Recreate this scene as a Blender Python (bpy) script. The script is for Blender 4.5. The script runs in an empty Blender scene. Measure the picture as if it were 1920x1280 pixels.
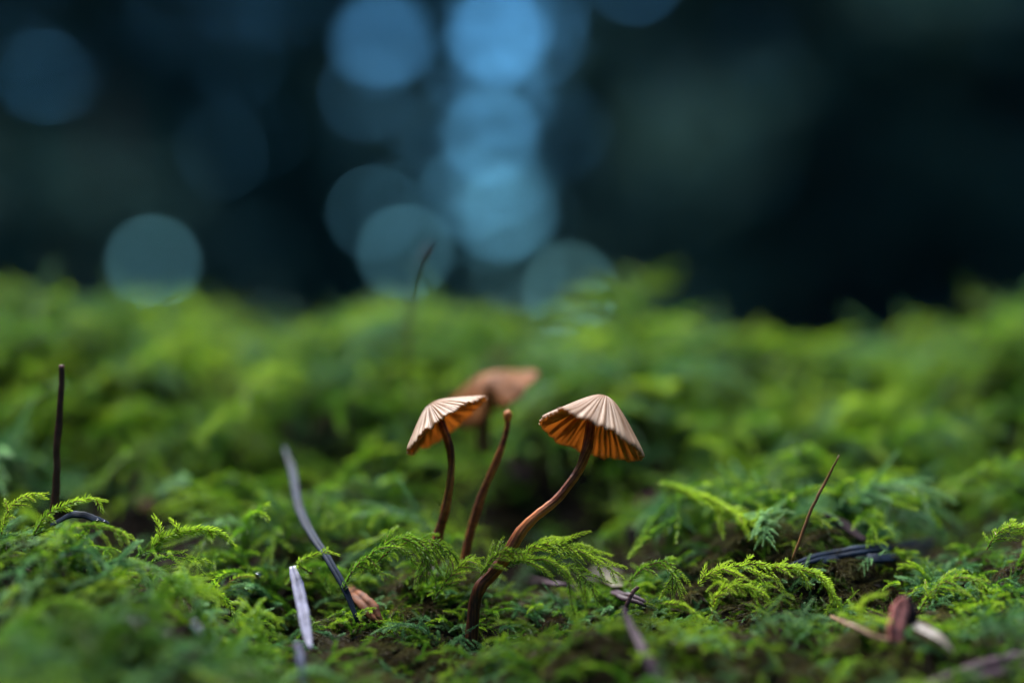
import bpy, math
import numpy as np
from mathutils import Vector, Matrix
R_ = np.random.default_rng(11)
sc = bpy.context.scene
COL = sc.collection
# ------------------------------------------------------------------ camera
CAM = np.array([0.0, -0.168, 0.034])          # a macro lens 17 cm in front of the mushrooms, level
FPX = 50.0 / 36.0 * 1920.0
cd = bpy.data.cameras.new('camera'); cam = bpy.data.objects.new('camera', cd); COL.objects.link(cam)
cam.location = CAM; cam.rotation_euler = (math.radians(90), 0, 0)
cd.lens = 50; cd.sensor_width = 36; cd.clip_start = 0.004; cd.clip_end = 500
cd.dof.use_dof = True; cd.dof.focus_distance = 0.1685; cd.dof.aperture_fstop = 4.2
sc.camera = cam
# ------------------------------------------------------------------ light
SUN_EL, SUN_AZ = math.radians(62), math.radians(-30)      # high, behind the bank, a little to the left
sdir = Vector((math.sin(SUN_AZ) * math.cos(SUN_EL), math.cos(SUN_AZ) * math.cos(SUN_EL), math.sin(SUN_EL)))
w = bpy.data.worlds.new('World'); sc.world = w; w.use_nodes = True
nt = w.node_tree
bg = nt.nodes['Background']; bg.inputs['Strength'].default_value = 0.10
sky = nt.nodes.new('ShaderNodeTexSky'); sky.sky_type = 'NISHITA'; sky.sun_disc = False
sky.sun_elevation = SUN_EL; sky.sun_rotation = SUN_AZ
sky.air_density = 1.0; sky.dust_density = 0.0; sky.ozone_density = 6.0
mx = nt.nodes.new('ShaderNodeMix'); mx.data_type = 'RGBA'; mx.blend_type = 'MULTIPLY'
mx.inputs['Factor'].default_value = 1.0
mx.inputs['B'].default_value = (0.42, 0.87, 1.0, 1)      # cool white balance of the photograph
nt.links.new(sky.outputs[0], mx.inputs['A']); nt.links.new(mx.outputs['Result'], bg.inputs['Color'])
sl = bpy.data.lights.new('sun', 'SUN'); sl.energy = 3.2; sl.angle = math.radians(55); sl.color = (1.0, 0.97, 0.91)
so = bpy.data.objects.new('sun', sl); COL.objects.link(so); so.location = (0, 0, 6)
so.rotation_euler = sdir.to_track_quat('Z', 'Y').to_euler()
sc.view_settings.view_transform = 'Standard'; sc.view_settings.look = 'None'
sc.view_settings.exposure = 2.8; sc.view_settings.gamma = 1.0
sc.cycles.use_adaptive_sampling = False; sc.cycles.use_denoising = True
sc.cycles.max_bounces = 7; sc.cycles.diffuse_bounces = 3; sc.cycles.glossy_bounces = 2
sc.cycles.transmission_bounces = 5; sc.cycles.sample_clamp_indirect = 6.0
sc.cycles.caustics_reflective = False; sc.cycles.caustics_refractive = False

# ------------------------------------------------------------------ helpers
def P(u, v, d):
    """point seen at photo pixel u,v standing d millimetres in front of the lens"""
    d = d / 1000.0
    return np.array([(u - 960) / FPX * d, d + CAM[1], CAM[2] - (v - 640) / FPX * d])
def nrm(a):
    return a / (np.linalg.norm(a, axis=-1, keepdims=True) + 1e-12)
def mesh_np(name, V, F, mat, tint=None, smooth=False):
    """F: int array (n,3) or (n,4) or a list of such arrays"""
    Fs = F if isinstance(F, list) else [F]
    Fs = [np.asarray(f) for f in Fs if len(f)]
    me = bpy.data.meshes.new(name)
    V = np.asarray(V, dtype=np.float32)
    me.vertices.add(len(V)); me.vertices.foreach_set('co', V.ravel())
    idx = np.concatenate([f.ravel() for f in Fs]).astype(np.int32)
    tot = np.concatenate([np.full(len(f), f.shape[1]) for f in Fs]).astype(np.int32)
    st = np.concatenate([[0], np.cumsum(tot)[:-1]]).astype(np.int32)
    me.loops.add(len(idx)); me.loops.foreach_set('vertex_index', idx)
    me.polygons.add(len(tot)); me.polygons.foreach_set('loop_start', st)
    try: me.polygons.foreach_set('loop_total', tot)
    except Exception: pass
    me.polygons.foreach_set('use_smooth', np.full(len(tot), smooth, dtype=bool))
    if tint is not None:
        a = me.attributes.new('tint', 'FLOAT', 'POINT'); a.data.foreach_set('value', np.asarray(tint, dtype=np.float32))
    me.update(calc_edges=True); me.validate()
    if mat: me.materials.append(mat)
    return me
def obj(name, me, parent=None):
    o = bpy.data.objects.new(name, me); COL.objects.link(o)
    if parent: o.parent = parent
    return o
def tag(o, label, cat, group=None):
    o['label'] = label; o['category'] = cat
    if group: o['group'] = group
    return o
def thing(name, label, cat, loc, group=None):
    o = bpy.data.objects.new(name, None); COL.objects.link(o); o.location = loc; o.empty_display_size = 0.005
    return tag(o, label, cat, group)
def catmull(pts, n):
    pts = np.asarray(pts, float)
    if len(pts) == 2: return pts[0] + (pts[1] - pts[0]) * np.linspace(0, 1, n)[:, None]
    q = np.vstack([2 * pts[0] - pts[1], pts, 2 * pts[-1] - pts[-2]])
    k = len(pts) - 1; t = np.linspace(0, k, n); i = np.minimum(t.astype(int), k - 1); f = (t - i)[:, None]
    a, b, c, d = q[i], q[i + 1], q[i + 2], q[i + 3]
    return 0.5 * (2 * b + (c - a) * f + (2 * a - 5 * b + 4 * c - d) * f ** 2 + (3 * b - a - 3 * c + d) * f ** 3)
def frames(p, ref=(0.13, -0.31, 0.94)):
    T = nrm(np.gradient(p, axis=0)); ref = np.array(ref)
    N = nrm(np.cross(T, np.broadcast_to(ref, T.shape) + 1e-4)); B = np.cross(T, N)
    return T, N, B
def tube(p, r, k=10, cap=True, wob=0.0, flat=1.0, ref=(0.13, -0.31, 0.94)):
    p = np.asarray(p); n = len(p); r = np.broadcast_to(np.asarray(r, float), (n,))
    T, N, B = frames(p, ref)
    th = np.linspace(0, 2 * np.pi, k, endpoint=False)
    rr = r[:, None] * (1 + wob * R_.normal(size=(n, k)))
    V = p[:, None] + rr[..., None] * (np.cos(th)[None, :, None] * N[:, None] + flat * np.sin(th)[None, :, None] * B[:, None])
    V = V.reshape(-1, 3)
    i = np.arange(n - 1)[:, None] * k; j = np.arange(k)[None]; j2 = (j + 1) % k
    F = np.stack([i + j, i + j2, i + k + j2, i + k + j], -1).reshape(-1, 4)
    Fs = [F]
    if cap:
        V = np.vstack([V, p[0] , p[-1] + T[-1] * r[-1] * 0.6])
        a, b = n * k, n * k + 1; jj = np.arange(k); jn = (jj + 1) % k
        Fs.append(np.vstack([np.stack([jn, jj, np.full(k, a)], -1), np.stack([(n - 1) * k + jj, (n - 1) * k + jn, np.full(k, b)], -1)]))
    return V, Fs
def noise3(x, y, seed=0):
    """smooth value noise on a plane (millimetre cells are set by the caller)"""
    xi, yi = np.floor(x).astype(int), np.floor(y).astype(int); fx, fy = x - xi, y - yi
    fx, fy = fx * fx * (3 - 2 * fx), fy * fy * (3 - 2 * fy)
    def h(a, b):
        n = (a * 374761393 + b * 668265263 + seed * 1442695041) & 0x7fffffff
        n = ((n ^ (n >> 13)) * 1274126177) & 0x7fffffff
        return ((n ^ (n >> 16)) & 0xffff) / 65535.0
    return (h(xi, yi) * (1 - fx) + h(xi + 1, yi) * fx) * (1 - fy) + (h(xi, yi + 1) * (1 - fx) + h(xi + 1, yi + 1) * fx) * fy

# ------------------------------------------------------------------ materials
def material(name):
    m = bpy.data.materials.new(name); m.use_nodes = True
    return m, m.node_tree, m.node_tree.nodes['Principled BSDF'], m.node_tree.nodes['Material Output']
def ramp(t, stops):
    n = t.nodes.new('ShaderNodeValToRGB'); e = n.color_ramp.elements
    while len(e) < len(stops): e.new(0.5)
    for x, (pos, c) in zip(e, stops): x.position = pos; x.color = (*c, 1)
    return n
def coords(t, scale, world=True, dist=None):
    n = t.nodes.new('ShaderNodeTexNoise'); n.inputs['Scale'].default_value = scale; n.inputs['Detail'].default_value = 4
    if world:
        g = t.nodes.new('ShaderNodeNewGeometry'); t.links.new(g.outputs['Position'], n.inputs['Vector'])
    else:
        g = t.nodes.new('ShaderNodeTexCoord'); t.links.new(g.outputs['Object'], n.inputs['Vector'])
    return n
def plain(name, stops, scale, rough=0.5, transl=0.0, bump=0.0, spec=0.15, stretch=None):
    m, t, b, out = material(name)
    n = coords(t, scale); r = ramp(t, stops); t.links.new(n.outputs['Fac'], r.inputs['Fac'])
    if stretch:
        mp = t.nodes.new('ShaderNodeMapping'); mp.inputs['Scale'].default_value = stretch
        t.links.new(n.inputs['Vector'].links[0].from_socket, mp.inputs['Vector']); t.links.new(mp.outputs[0], n.inputs['Vector'])
    t.links.new(r.outputs['Color'], b.inputs['Base Color'])
    b.inputs['Roughness'].default_value = rough; b.inputs['Specular IOR Level'].default_value = spec
    if bump:
        bp = t.nodes.new('ShaderNodeBump'); bp.inputs['Strength'].default_value = 0.6; bp.inputs['Distance'].default_value = bump
        t.links.new(n.outputs['Fac'], bp.inputs['Height']); t.links.new(bp.outputs['Normal'], b.inputs['Normal'])
    if transl:
        tr = t.nodes.new('ShaderNodeBsdfTranslucent'); mixs = t.nodes.new('ShaderNodeMixShader'); mixs.inputs[0].default_value = transl
        t.links.new(r.outputs['Color'], tr.inputs['Color'])
        t.links.new(b.outputs[0], mixs.inputs[1]); t.links.new(tr.outputs[0], mixs.inputs[2]); t.links.new(mixs.outputs[0], out.inputs['Surface'])
    return m
def moss_material(name, stops, brown):
    m, t, b, out = material(name)
    at = t.nodes.new('ShaderNodeAttribute'); at.attribute_name = 'tint'
    oi = t.nodes.new('ShaderNodeObjectInfo')
    ad = t.nodes.new('ShaderNodeMath'); ad.operation = 'MULTIPLY_ADD'; ad.inputs[1].default_value = 0.35
    t.links.new(oi.outputs['Random'], ad.inputs[0]); t.links.new(at.outputs['Fac'], ad.inputs[2])
    sb = t.nodes.new('ShaderNodeMath'); sb.operation = 'SUBTRACT'; sb.inputs[1].default_value = 0.17; t.links.new(ad.outputs[0], sb.inputs[0])
    nc = coords(t, 70.0); nc.inputs['Detail'].default_value = 1.5      # whole cushions differ in colour
    a2 = t.nodes.new('ShaderNodeMath'); a2.operation = 'MULTIPLY_ADD'; a2.inputs[1].default_value = 0.9; t.links.new(nc.outputs['Fac'], a2.inputs[0]); t.links.new(sb.outputs[0], a2.inputs[2])
    a3 = t.nodes.new('ShaderNodeMath'); a3.operation = 'SUBTRACT'; a3.inputs[1].default_value = 0.45; t.links.new(a2.outputs[0], a3.inputs[0])
    r = ramp(t, stops); t.links.new(a3.outputs[0], r.inputs['Fac'])
    n = coords(t, 95.0)
    br = ramp(t, [(0.50, (0, 0, 0)), (0.72, (1, 1, 1))]); t.links.new(n.outputs['Fac'], br.inputs['Fac'])
    ml = t.nodes.new('ShaderNodeMath'); ml.operation = 'MULTIPLY'; ml.inputs[1].default_value = brown; t.links.new(br.outputs['Color'], ml.inputs[0])
    mixc = t.nodes.new('ShaderNodeMix'); mixc.data_type = 'RGBA'; mixc.inputs['B'].default_value = (0.050, 0.036, 0.012, 1)
    t.links.new(ml.outputs[0], mixc.inputs['Factor']); t.links.new(r.outputs['Color'], mixc.inputs['A'])
    t.links.new(mixc.outputs['Result'], b.inputs['Base Color'])
    b.inputs['Roughness'].default_value = 0.40; b.inputs['Specular IOR Level'].default_value = 0.20
    tr = t.nodes.new('ShaderNodeBsdfTranslucent'); mixs = t.nodes.new('ShaderNodeMixShader'); mixs.inputs[0].default_value = 0.48
    t.links.new(mixc.outputs['Result'], tr.inputs['Color'])
    t.links.new(b.outputs[0], mixs.inputs[1]); t.links.new(tr.outputs[0], mixs.inputs[2]); t.links.new(mixs.outputs[0], out.inputs['Surface'])
    return m
M_MOSS = moss_material('moss_leaf', [(0.0, (0.022, 0.046, 0.006)), (0.35, (0.036, 0.105, 0.008)), (0.7, (0.090, 0.210, 0.010)), (1.0, (0.27, 0.41, 0.018))], 0.55)
M_COOL = moss_material('blue_green_moss_leaf', [(0.0, (0.016, 0.034, 0.012)), (0.35, (0.026, 0.080, 0.026)), (0.7, (0.070, 0.180, 0.060)), (1.0, (0.20, 0.36, 0.14))], 0.4)
M_OLD = moss_material('old_moss_leaf', [(0.0, (0.014, 0.009, 0.005)), (0.5, (0.042, 0.028, 0.010)), (1.0, (0.10, 0.095, 0.024))], 0.5)
M_HERO = moss_material('fresh_moss_leaf', [(0.0, (0.035, 0.065, 0.012)), (0.4, (0.080, 0.185, 0.012)), (1.0, (0.29, 0.42, 0.025))], 0.10)
M_SOIL = plain('duff', [(0.3, (0.004, 0.003, 0.002)), (0.7, (0.014, 0.008, 0.004))], 900, 0.95, spec=0.1, bump=0.0006)
M_FLOOR = plain('forest_floor', [(0.3, (0.012, 0.012, 0.008)), (0.7, (0.035, 0.030, 0.018))], 6, 0.9)
M_BARK = plain('bark', [(0.3, (0.020, 0.014, 0.012)), (0.7, (0.060, 0.042, 0.034))], 18, 0.85, bump=0.01)
M_FOL = plain('conifer_foliage', [(0.3, (0.016, 0.046, 0.040)), (0.7, (0.046, 0.100, 0.075))], 3.0, 0.8, transl=0.12, spec=0.05)
M_FOLB = plain('dead_conifer_foliage', [(0.3, (0.030, 0.024, 0.026)), (0.7, (0.080, 0.058, 0.060))], 3.0, 0.8, transl=0.1, spec=0.05)
M_STEM = plain('mushroom_stem', [(0.3, (0.085, 0.019, 0.007)), (0.7, (0.30, 0.085, 0.022))], 420, 0.5, transl=0.14, spec=0.25, bump=0.00012, stretch=(1, 1, 0.5))
def stem_material():
    m, t, b, out = material('fibrous_stem')
    at = t.nodes.new('ShaderNodeAttribute'); at.attribute_name = 'tint'; n = coords(t, 1400)
    ad = t.nodes.new('ShaderNodeMath'); ad.operation = 'MULTIPLY_ADD'; ad.inputs[1].default_value = 0.55; t.links.new(n.outputs['Fac'], ad.inputs[0]); t.links.new(at.outputs['Fac'], ad.inputs[2])
    r = ramp(t, [(0.25, (0.050, 0.011, 0.008)), (0.55, (0.17, 0.036, 0.012)), (0.9, (0.40, 0.125, 0.036))]); t.links.new(ad.outputs[0], r.inputs['Fac'])
    t.links.new(r.outputs['Color'], b.inputs['Base Color']); b.inputs['Roughness'].default_value = 0.48; b.inputs['Specular IOR Level'].default_value = 0.28
    bp = t.nodes.new('ShaderNodeBump'); bp.inputs['Strength'].default_value = 0.7; bp.inputs['Distance'].default_value = 0.00016
    t.links.new(ad.outputs[0], bp.inputs['Height']); t.links.new(bp.outputs['Normal'], b.inputs['Normal'])
    tr = t.nodes.new('ShaderNodeBsdfTranslucent'); mixs = t.nodes.new('ShaderNodeMixShader'); mixs.inputs[0].default_value = 0.16; t.links.new(r.outputs['Color'], tr.inputs['Color'])
    t.links.new(b.outputs[0], mixs.inputs[1]); t.links.new(tr.outputs[0], mixs.inputs[2]); t.links.new(mixs.outputs[0], out.inputs['Surface'])
    return m
M_STEM = stem_material()
M_STEM2 = plain('capless_stem', [(0.3, (0.16, 0.045, 0.012)), (0.7, (0.33, 0.11, 0.026))], 260, 0.36, transl=0.2)
M_TIP = plain('bare_stem_tip', [(0.3, (0.26, 0.085, 0.022)), (0.7, (0.42, 0.16, 0.045))], 600, 0.5, transl=0.25)
M_GILL = plain('gill', [(0.3, (0.34, 0.160, 0.040)), (0.7, (0.66, 0.38, 0.12))], 700, 0.6, transl=0.5)
M_DARKW = plain('dark_stalk', [(0.3, (0.040, 0.012, 0.010)), (0.7, (0.110, 0.038, 0.028))], 400, 0.45)
M_NEEDB = plain('dark_needle', [(0.3, (0.004, 0.006, 0.011)), (0.7, (0.010, 0.017, 0.031))], 500, 0.6, spec=0.07, bump=0.0001)
M_NEEDP = plain('purple_brown_needle', [(0.3, (0.016, 0.007, 0.009)), (0.7, (0.050, 0.028, 0.036))], 450, 0.5, spec=0.10, bump=0.0001)
M_NEEDL = plain('pale_needle', [(0.3, (0.085, 0.080, 0.105)), (0.7, (0.20, 0.19, 0.25))], 900, 0.55)
M_RED = plain('red_scale', [(0.35, (0.12, 0.024, 0.018)), (0.65, (0.34, 0.13, 0.11))], 900, 0.28, transl=0.15, stretch=(1, 1, 0.12))
M_PALE = plain('pale_scale', [(0.35, (0.10, 0.070, 0.045)), (0.65, (0.24, 0.21, 0.18))], 500, 0.3, transl=0.3)
M_TAN = plain('tan_twig', [(0.3, (0.085, 0.042, 0.022)), (0.7, (0.18, 0.105, 0.060))], 700, 0.5)
M_ORANGE = plain('rusty_scale', [(0.3, (0.040, 0.012, 0.005)), (0.7, (0.15, 0.050, 0.018))], 900, 0.7, transl=0.1)
M_LEAF = plain('dead_leaf', [(0.3, (0.010, 0.006, 0.006)), (0.7, (0.032, 0.020, 0.022))], 160, 0.7, spec=0.06, transl=0.1)
M_SETA = plain('seta', [(0.3, (0.055, 0.022, 0.012)), (0.7, (0.15, 0.065, 0.022))], 300, 0.4)
M_MEMB = plain('thin_scale', [(0.3, (0.24, 0.20, 0.15)), (0.7, (0.40, 0.35, 0.28))], 400, 0.25, transl=0.55)
mW, t_, b_, o_ = material('water'); b_.inputs['Transmission Weight'].default_value = 1.0; b_.inputs['Roughness'].default_value = 0.02; b_.inputs['IOR'].default_value = 1.33
M_WATER = mW
def cap_material():
    m, t, b, out = material('mushroom_cap')
    at = t.nodes.new('ShaderNodeAttribute'); at.attribute_name = 'tint'       # 0 in a groove, 1 on a pleat
    n = coords(t, 700)
    ad = t.nodes.new('ShaderNodeMath'); ad.operation = 'MULTIPLY_ADD'; ad.inputs[1].default_value = 0.5
    t.links.new(n.outputs['Fac'], ad.inputs[0]); t.links.new(at.outputs['Fac'], ad.inputs[2])
    r = ramp(t, [(0.15, (0.062, 0.026, 0.011)), (0.50, (0.165, 0.094, 0.046)), (1.0, (0.34, 0.235, 0.150))]); t.links.new(ad.outputs[0], r.inputs['Fac'])
    t.links.new(r.outputs['Color'], b.inputs['Base Color'])
    b.inputs['Roughness'].default_value = 0.5; b.inputs['Specular IOR Level'].default_value = 0.28
    b.inputs['Coat Weight'].default_value = 0.0; b.inputs['Coat Roughness'].default_value = 0.25
    bp = t.nodes.new('ShaderNodeBump'); bp.inputs['Strength'].default_value = 0.5; bp.inputs['Distance'].default_value = 0.00008
    t.links.new(n.outputs['Fac'], bp.inputs['Height']); t.links.new(bp.outputs['Normal'], b.inputs['Normal'])
    tr = t.nodes.new('ShaderNodeBsdfTranslucent'); mixs = t.nodes.new('ShaderNodeMixShader'); mixs.inputs[0].default_value = 0.38
    tr.inputs['Color'].default_value = (0.62, 0.30, 0.085, 1)
    t.links.new(b.outputs[0], mixs.inputs[1]); t.links.new(tr.outputs[0], mixs.inputs[2]); t.links.new(mixs.outputs[0], out.inputs['Surface'])
    return m
M_CAP = cap_material()
M_CAP4 = plain('withered_cap', [(0.3, (0.085, 0.028, 0.007)), (0.7, (0.26, 0.090, 0.022))], 300, 0.6, transl=0.35, spec=0.10)

# ------------------------------------------------------------------ the bank: height of the top of the moss
UC = np.array([-500, 0, 300, 600, 900, 1150, 1300, 1500, 1700, 1920, 2400], float)
DC = np.array([60, 120, 140, 155, 168, 178, 190, 205, 220, 238, 256], float)
VC = np.array([
 [2300, 2300, 2300, 2300, 2300, 2300, 2300, 2300, 2300, 2300, 2300],
 [1330, 1350, 1360, 1400, 1420, 1440, 1440, 1440, 1440, 1420, 1400],
 [1140, 1165, 1190, 1240, 1270, 1300, 1300, 1300, 1295, 1275, 1240],
 [1010, 1050, 1085, 1190, 1222, 1200, 1190, 1185, 1170, 1160, 1130],
 [ 910,  955, 1000, 1110, 1140, 1098, 1085, 1068, 1055, 1035, 1000],
 [ 880,  945,  985, 1030, 1040, 1000,  988,  985,  975,  955,  930],
 [ 820,  890,  900,  905,  930,  920,  900,  905,  880,  850,  820],
 [ 730,  770,  770,  750,  775,  790,  790,  800,  770,  730,  700],
 [ 600,  640,  645,  640,  645,  640,  660,  690,  670,  620,  590],
 [ 485,  512,  536,  546,  540,  530,  560,  585,  580,  535,  510],
 [ 475,  502,  536,  551,  545,  535,  570,  592,  585,  530,  505]], float)
MOSS = 0.0062
def soil(x, y):
    """height of the dark soil of the bank under the moss"""
    x = np.asarray(x, float); y = np.asarray(y, float)
    d = (y - CAM[1]) * 1000; dq = np.clip(d, DC[0], DC[-1] - 1e-3)
    u = np.clip(960 + x / (dq / 1000) * FPX, UC[0], UC[-1] - 1e-3)
    i = np.clip(np.searchsorted(DC, dq, 'right') - 1, 0, len(DC) - 2); j = np.clip(np.searchsorted(UC, u, 'right') - 1, 0, len(UC) - 2)
    a = (dq - DC[i]) / (DC[i + 1] - DC[i]); b = (u - UC[j]) / (UC[j + 1] - UC[j])
    def zz(ii, jj): return CAM[2] - (VC[ii, jj] - 640) / FPX * DC[ii] / 1000
    b = b * b * (3 - 2 * b)
    z = (zz(i, j) * (1 - b) + zz(i, j + 1) * b) * (1 - a) + (zz(i + 1, j) * (1 - b) + zz(i + 1, j + 1) * b) * a
    over = np.clip(d - DC[-1], 0, None) / 1000
    z = z - 0.9 * over ** 2 / (over + 0.02) * 1.0
    amp = 0.0042 + 0.0044 * np.clip((d - 172) / 26, 0, 1) * np.clip((262 - d) / 40, 0.45, 1)
    z = z + amp * 2 * (np.sqrt(noise3(x * 95, y * 75, 3)) - 0.68) + 0.0016 * 2 * (noise3(x * 260, y * 260, 5) - 0.5)
    z = z - 0.0030 * np.clip((156 - d) / 10, 0, 1) - 0.0022 * np.clip((d - 205) / 15, 0, 1)
    z = z + 0.0036 * np.clip((d - 147) / 8, 0, 1) * np.clip((186 - d) / 8, 0, 1) * np.clip((x + 0.027) / 0.008, 0, 1)
    return z - MOSS - 0.0052 * np.clip((d - 178) / 30, 0, 1) - 0.0026 * np.clip((d - 185) / 20, 0, 1) - 0.0012
def normal(x, y, e=0.002):
    return nrm(np.stack([soil(x - e, y) - soil(x + e, y), soil(x, y - e) - soil(x, y + e), np.full(np.shape(x), 2 * e)], -1))
gx = np.linspace(-0.30, 0.30, 241); gy = np.linspace(-0.14, 0.42, 241)
X, Y = np.meshgrid(gx, gy); Z = np.maximum(soil(X, Y), -0.32)
nx = len(gx); ii = (np.arange(len(gy) - 1)[:, None] * nx + np.arange(nx - 1)[None]).ravel()
F = np.stack([ii, ii + 1, ii + nx + 1, ii + nx], -1)
o = obj('mossy_bank', mesh_np('mossy_bank', np.stack([X, Y, Z], -1).reshape(-1, 3), F, M_SOIL, smooth=True)); o['kind'] = 'structure'
s = 60.0; n = 60; g = np.linspace(-1, 1, n); g = np.sign(g) * np.abs(g) ** 2 * s
X, Y = np.meshgrid(g, g); Zf = -0.22 + 0.10 * (noise3(X * 0.7, Y * 0.7, 9) - 0.5) + 0 * X
ii = (np.arange(n - 1)[:, None] * n + np.arange(n - 1)[None]).ravel()
o = obj('forest_floor', mesh_np('forest_floor', np.stack([X, Y, Zf], -1).reshape(-1, 3), np.stack([ii, ii + 1, ii + n + 1, ii + n], -1), M_FLOOR, smooth=True)); o['kind'] = 'structure'

# ------------------------------------------------------------------ moss shoots
def leaves(p, L, spacing, spread, tint0, tint1, rng, wid=0.34, ref=(0.13, -0.31, 0.94)):
    """tiny pointed leaves set spirally along the path p; returns verts, tris, tint"""
    seg = np.linalg.norm(np.diff(p, axis=0), axis=1); s = np.concatenate([[0], np.cumsum(seg)]); tot = s[-1]
    k = max(4, int(tot / spacing)); q = np.linspace(0.02, 1, k) * tot
    pp = np.stack([np.interp(q, s, p[:, c]) for c in range(3)], -1)
    T, N, B = frames(p, ref); T = nrm(np.stack([np.interp(q, s, T[:, c]) for c in range(3)], -1))
    N = nrm(np.stack([np.interp(q, s, N[:, c]) for c in range(3)], -1)); B = np.cross(T, N)
    ph = np.arange(k) * 2.39996 + rng.normal(0, 0.35, k)
    out = np.cos(ph)[:, None] * N + np.sin(ph)[:, None] * B
    f = q / tot
    a = spread * (1 - 0.55 * f ** 3) + rng.normal(0, 0.14, k)
    D = np.cos(a)[:, None] * T + np.sin(a)[:, None] * out
    S = nrm(np.cross(D, out)); l = L * (1 - 0.5 * f ** 2) * rng.uniform(0.75, 1.15, k)
    l = l[:, None]; base = pp + out * L * 0.06
    mid = base + D * l * 0.42
    lift = out * l * 0.07
    v = np.stack([base, mid + S * l * wid * 0.5 + lift, base + D * l + T * l * 0.16 - out * l * 0.05, mid - S * l * wid * 0.5 + lift], 1).reshape(-1, 3)
    b = np.arange(k)[:, None] * 4
    F = np.concatenate([b + [[0, 1, 2]], b + [[0, 2, 3]]])
    ti = np.clip(tint0 + (tint1 - tint0) * f + rng.normal(0, 0.10, k), 0, 1)
    ti = np.repeat(ti, 4) + np.tile([-0.06, 0, 0.08, 0], k)
    return v, F, ti
def frond(path, rng, nbr, blen, L=0.00055, sp=0.00009, droop=0.25, spread=0.95, side_ref=None, t0=0.15, rstem=0.00009, tint=(0.2, 0.8)):
    """a feather-moss shoot: stem along path, side shoots left and right; returns leaf mesh data and stem mesh data"""
    LV, LF, LT, SV, SF = [], [], [], [], []
    def add(p, a, b, Ls, spc):
        v, f, t = leaves(p, Ls, spc, spread, a, b, rng); n = sum(map(len, LV)); LV.append(v); LF.append(f + n); LT.append(t)
    def stem(p, r0, r1):
        v, fs = tube(p, np.linspace(r0, r1, len(p)), 4, cap=False); n = sum(map(len, SV)); SV.append(v); SF.append(fs[0] + n)
    add(path, tint[0], tint[1], L * 1.05, sp); stem(path, rstem, rstem * 0.5)
    T, N, B = frames(path)
    n = len(path)
    for k in range(nbr):
        f = t0 + (0.97 - t0) * (k + rng.uniform(-0.3, 0.3)) / max(1, nbr); i = int(np.clip(f, 0, 0.97) * (n - 1)); sgn = 1 if k % 2 else -1
        ln = blen * (0.45 + 0.75 * math.sin(math.pi * min(1, f * 0.8 + 0.18))) * rng.uniform(0.6, 1.2)
        ang = rng.normal(0, 0.35)
        S = N[i] * math.cos(ang) + B[i] * math.sin(ang) if side_ref is None else nrm(np.asarray(side_ref) + rng.normal(0, 0.2, 3))
        d0 = nrm(T[i] * rng.uniform(0.45, 0.8) + sgn * S * 0.8 + rng.normal(0, 0.12, 3))
        q = np.linspace(0, 1, 9)[:, None]
        bp = path[i] + d0 * ln * q + np.array([0, 0, -1]) * ln * droop * rng.uniform(0.3, 1.6) * q ** 2 + T[i] * ln * 0.2 * q ** 2
        a = tint[0] + (tint[1] - tint[0]) * f * 0.6
        add(bp, a, min(1, a + 0.45), L * 0.88, sp * 1.02); stem(bp, rstem * 0.7, rstem * 0.35)
    return (np.vstack(LV), np.vstack(LF), np.concatenate(LT)), (np.vstack(SV), np.vstack(SF))
def local_path(rng, ln, rise, bend, n=22):
    """shoot that rises from the origin and arches over towards +x"""
    a = math.radians(rise); P0 = [np.zeros(3)]
    for k in range(n - 1):
        a2 = math.pi / 2 - a - bend * (k / n) ** 1.1
        P0.append(P0[-1] + ln / n * np.array([math.cos(a2), 0.06 * math.sin(k * 0.5 + rng.uniform(0, 0.4)), math.sin(a2)]))
    return np.array(P0)
rg = np.random.default_rng(5)
specs = []     # length, rise from vertical, bend, branches, branch length, material
for k in range(9):
    if k % 2: specs.append((rg.uniform(0.010, 0.014), rg.uniform(0, 25), rg.uniform(2.0, 3.4), int(rg.integers(2, 6)), rg.uniform(0.0022, 0.0036), M_MOSS))
    else: specs.append((rg.uniform(0.010, 0.015), rg.uniform(5, 30), rg.uniform(1.8, 3.1), int(rg.integers(7, 12)), rg.uniform(0.0028, 0.0044), M_MOSS))
for k in range(4):
    specs.append((rg.uniform(0.006, 0.010), rg.uniform(0, 30), rg.uniform(1.4, 3.0), int(rg.integers(1, 4)), rg.uniform(0.0018, 0.003), M_MOSS))
for k in range(3):
    specs.append((rg.uniform(0.006, 0.010), rg.uniform(20, 60), rg.uniform(1.0, 2.4), int(rg.integers(6, 12)), rg.uniform(0.002, 0.0034), M_OLD))
variants = []
specs = [(a, b, c, e, f, M_COOL if k in (4, 7, 10) else g_) for k, (a, b, c, e, f, g_) in enumerate(specs)]
for ln, rise, bend, nb, bl, mt in specs:
    (lv, lf, lt), (sv, sf) = frond(local_path(rg, ln, rise, bend), rg, nb, bl, L=rg.uniform(0.00062, 0.00082) if nb < 6 else rg.uniform(0.00048, 0.00064), sp=0.000058 if nb < 6 else 0.00008, spread=0.85, tint=(0.2, 0.95))
    V = np.vstack([lv, sv]); tint = np.concatenate([lt, np.full(len(sv), 0.1)])
    variants.append(bpy.data.objects.new('moss_shoot_form', mesh_np('moss_shoot_form', V, [lf, sf + len(lv)], mt, tint)))
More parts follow.
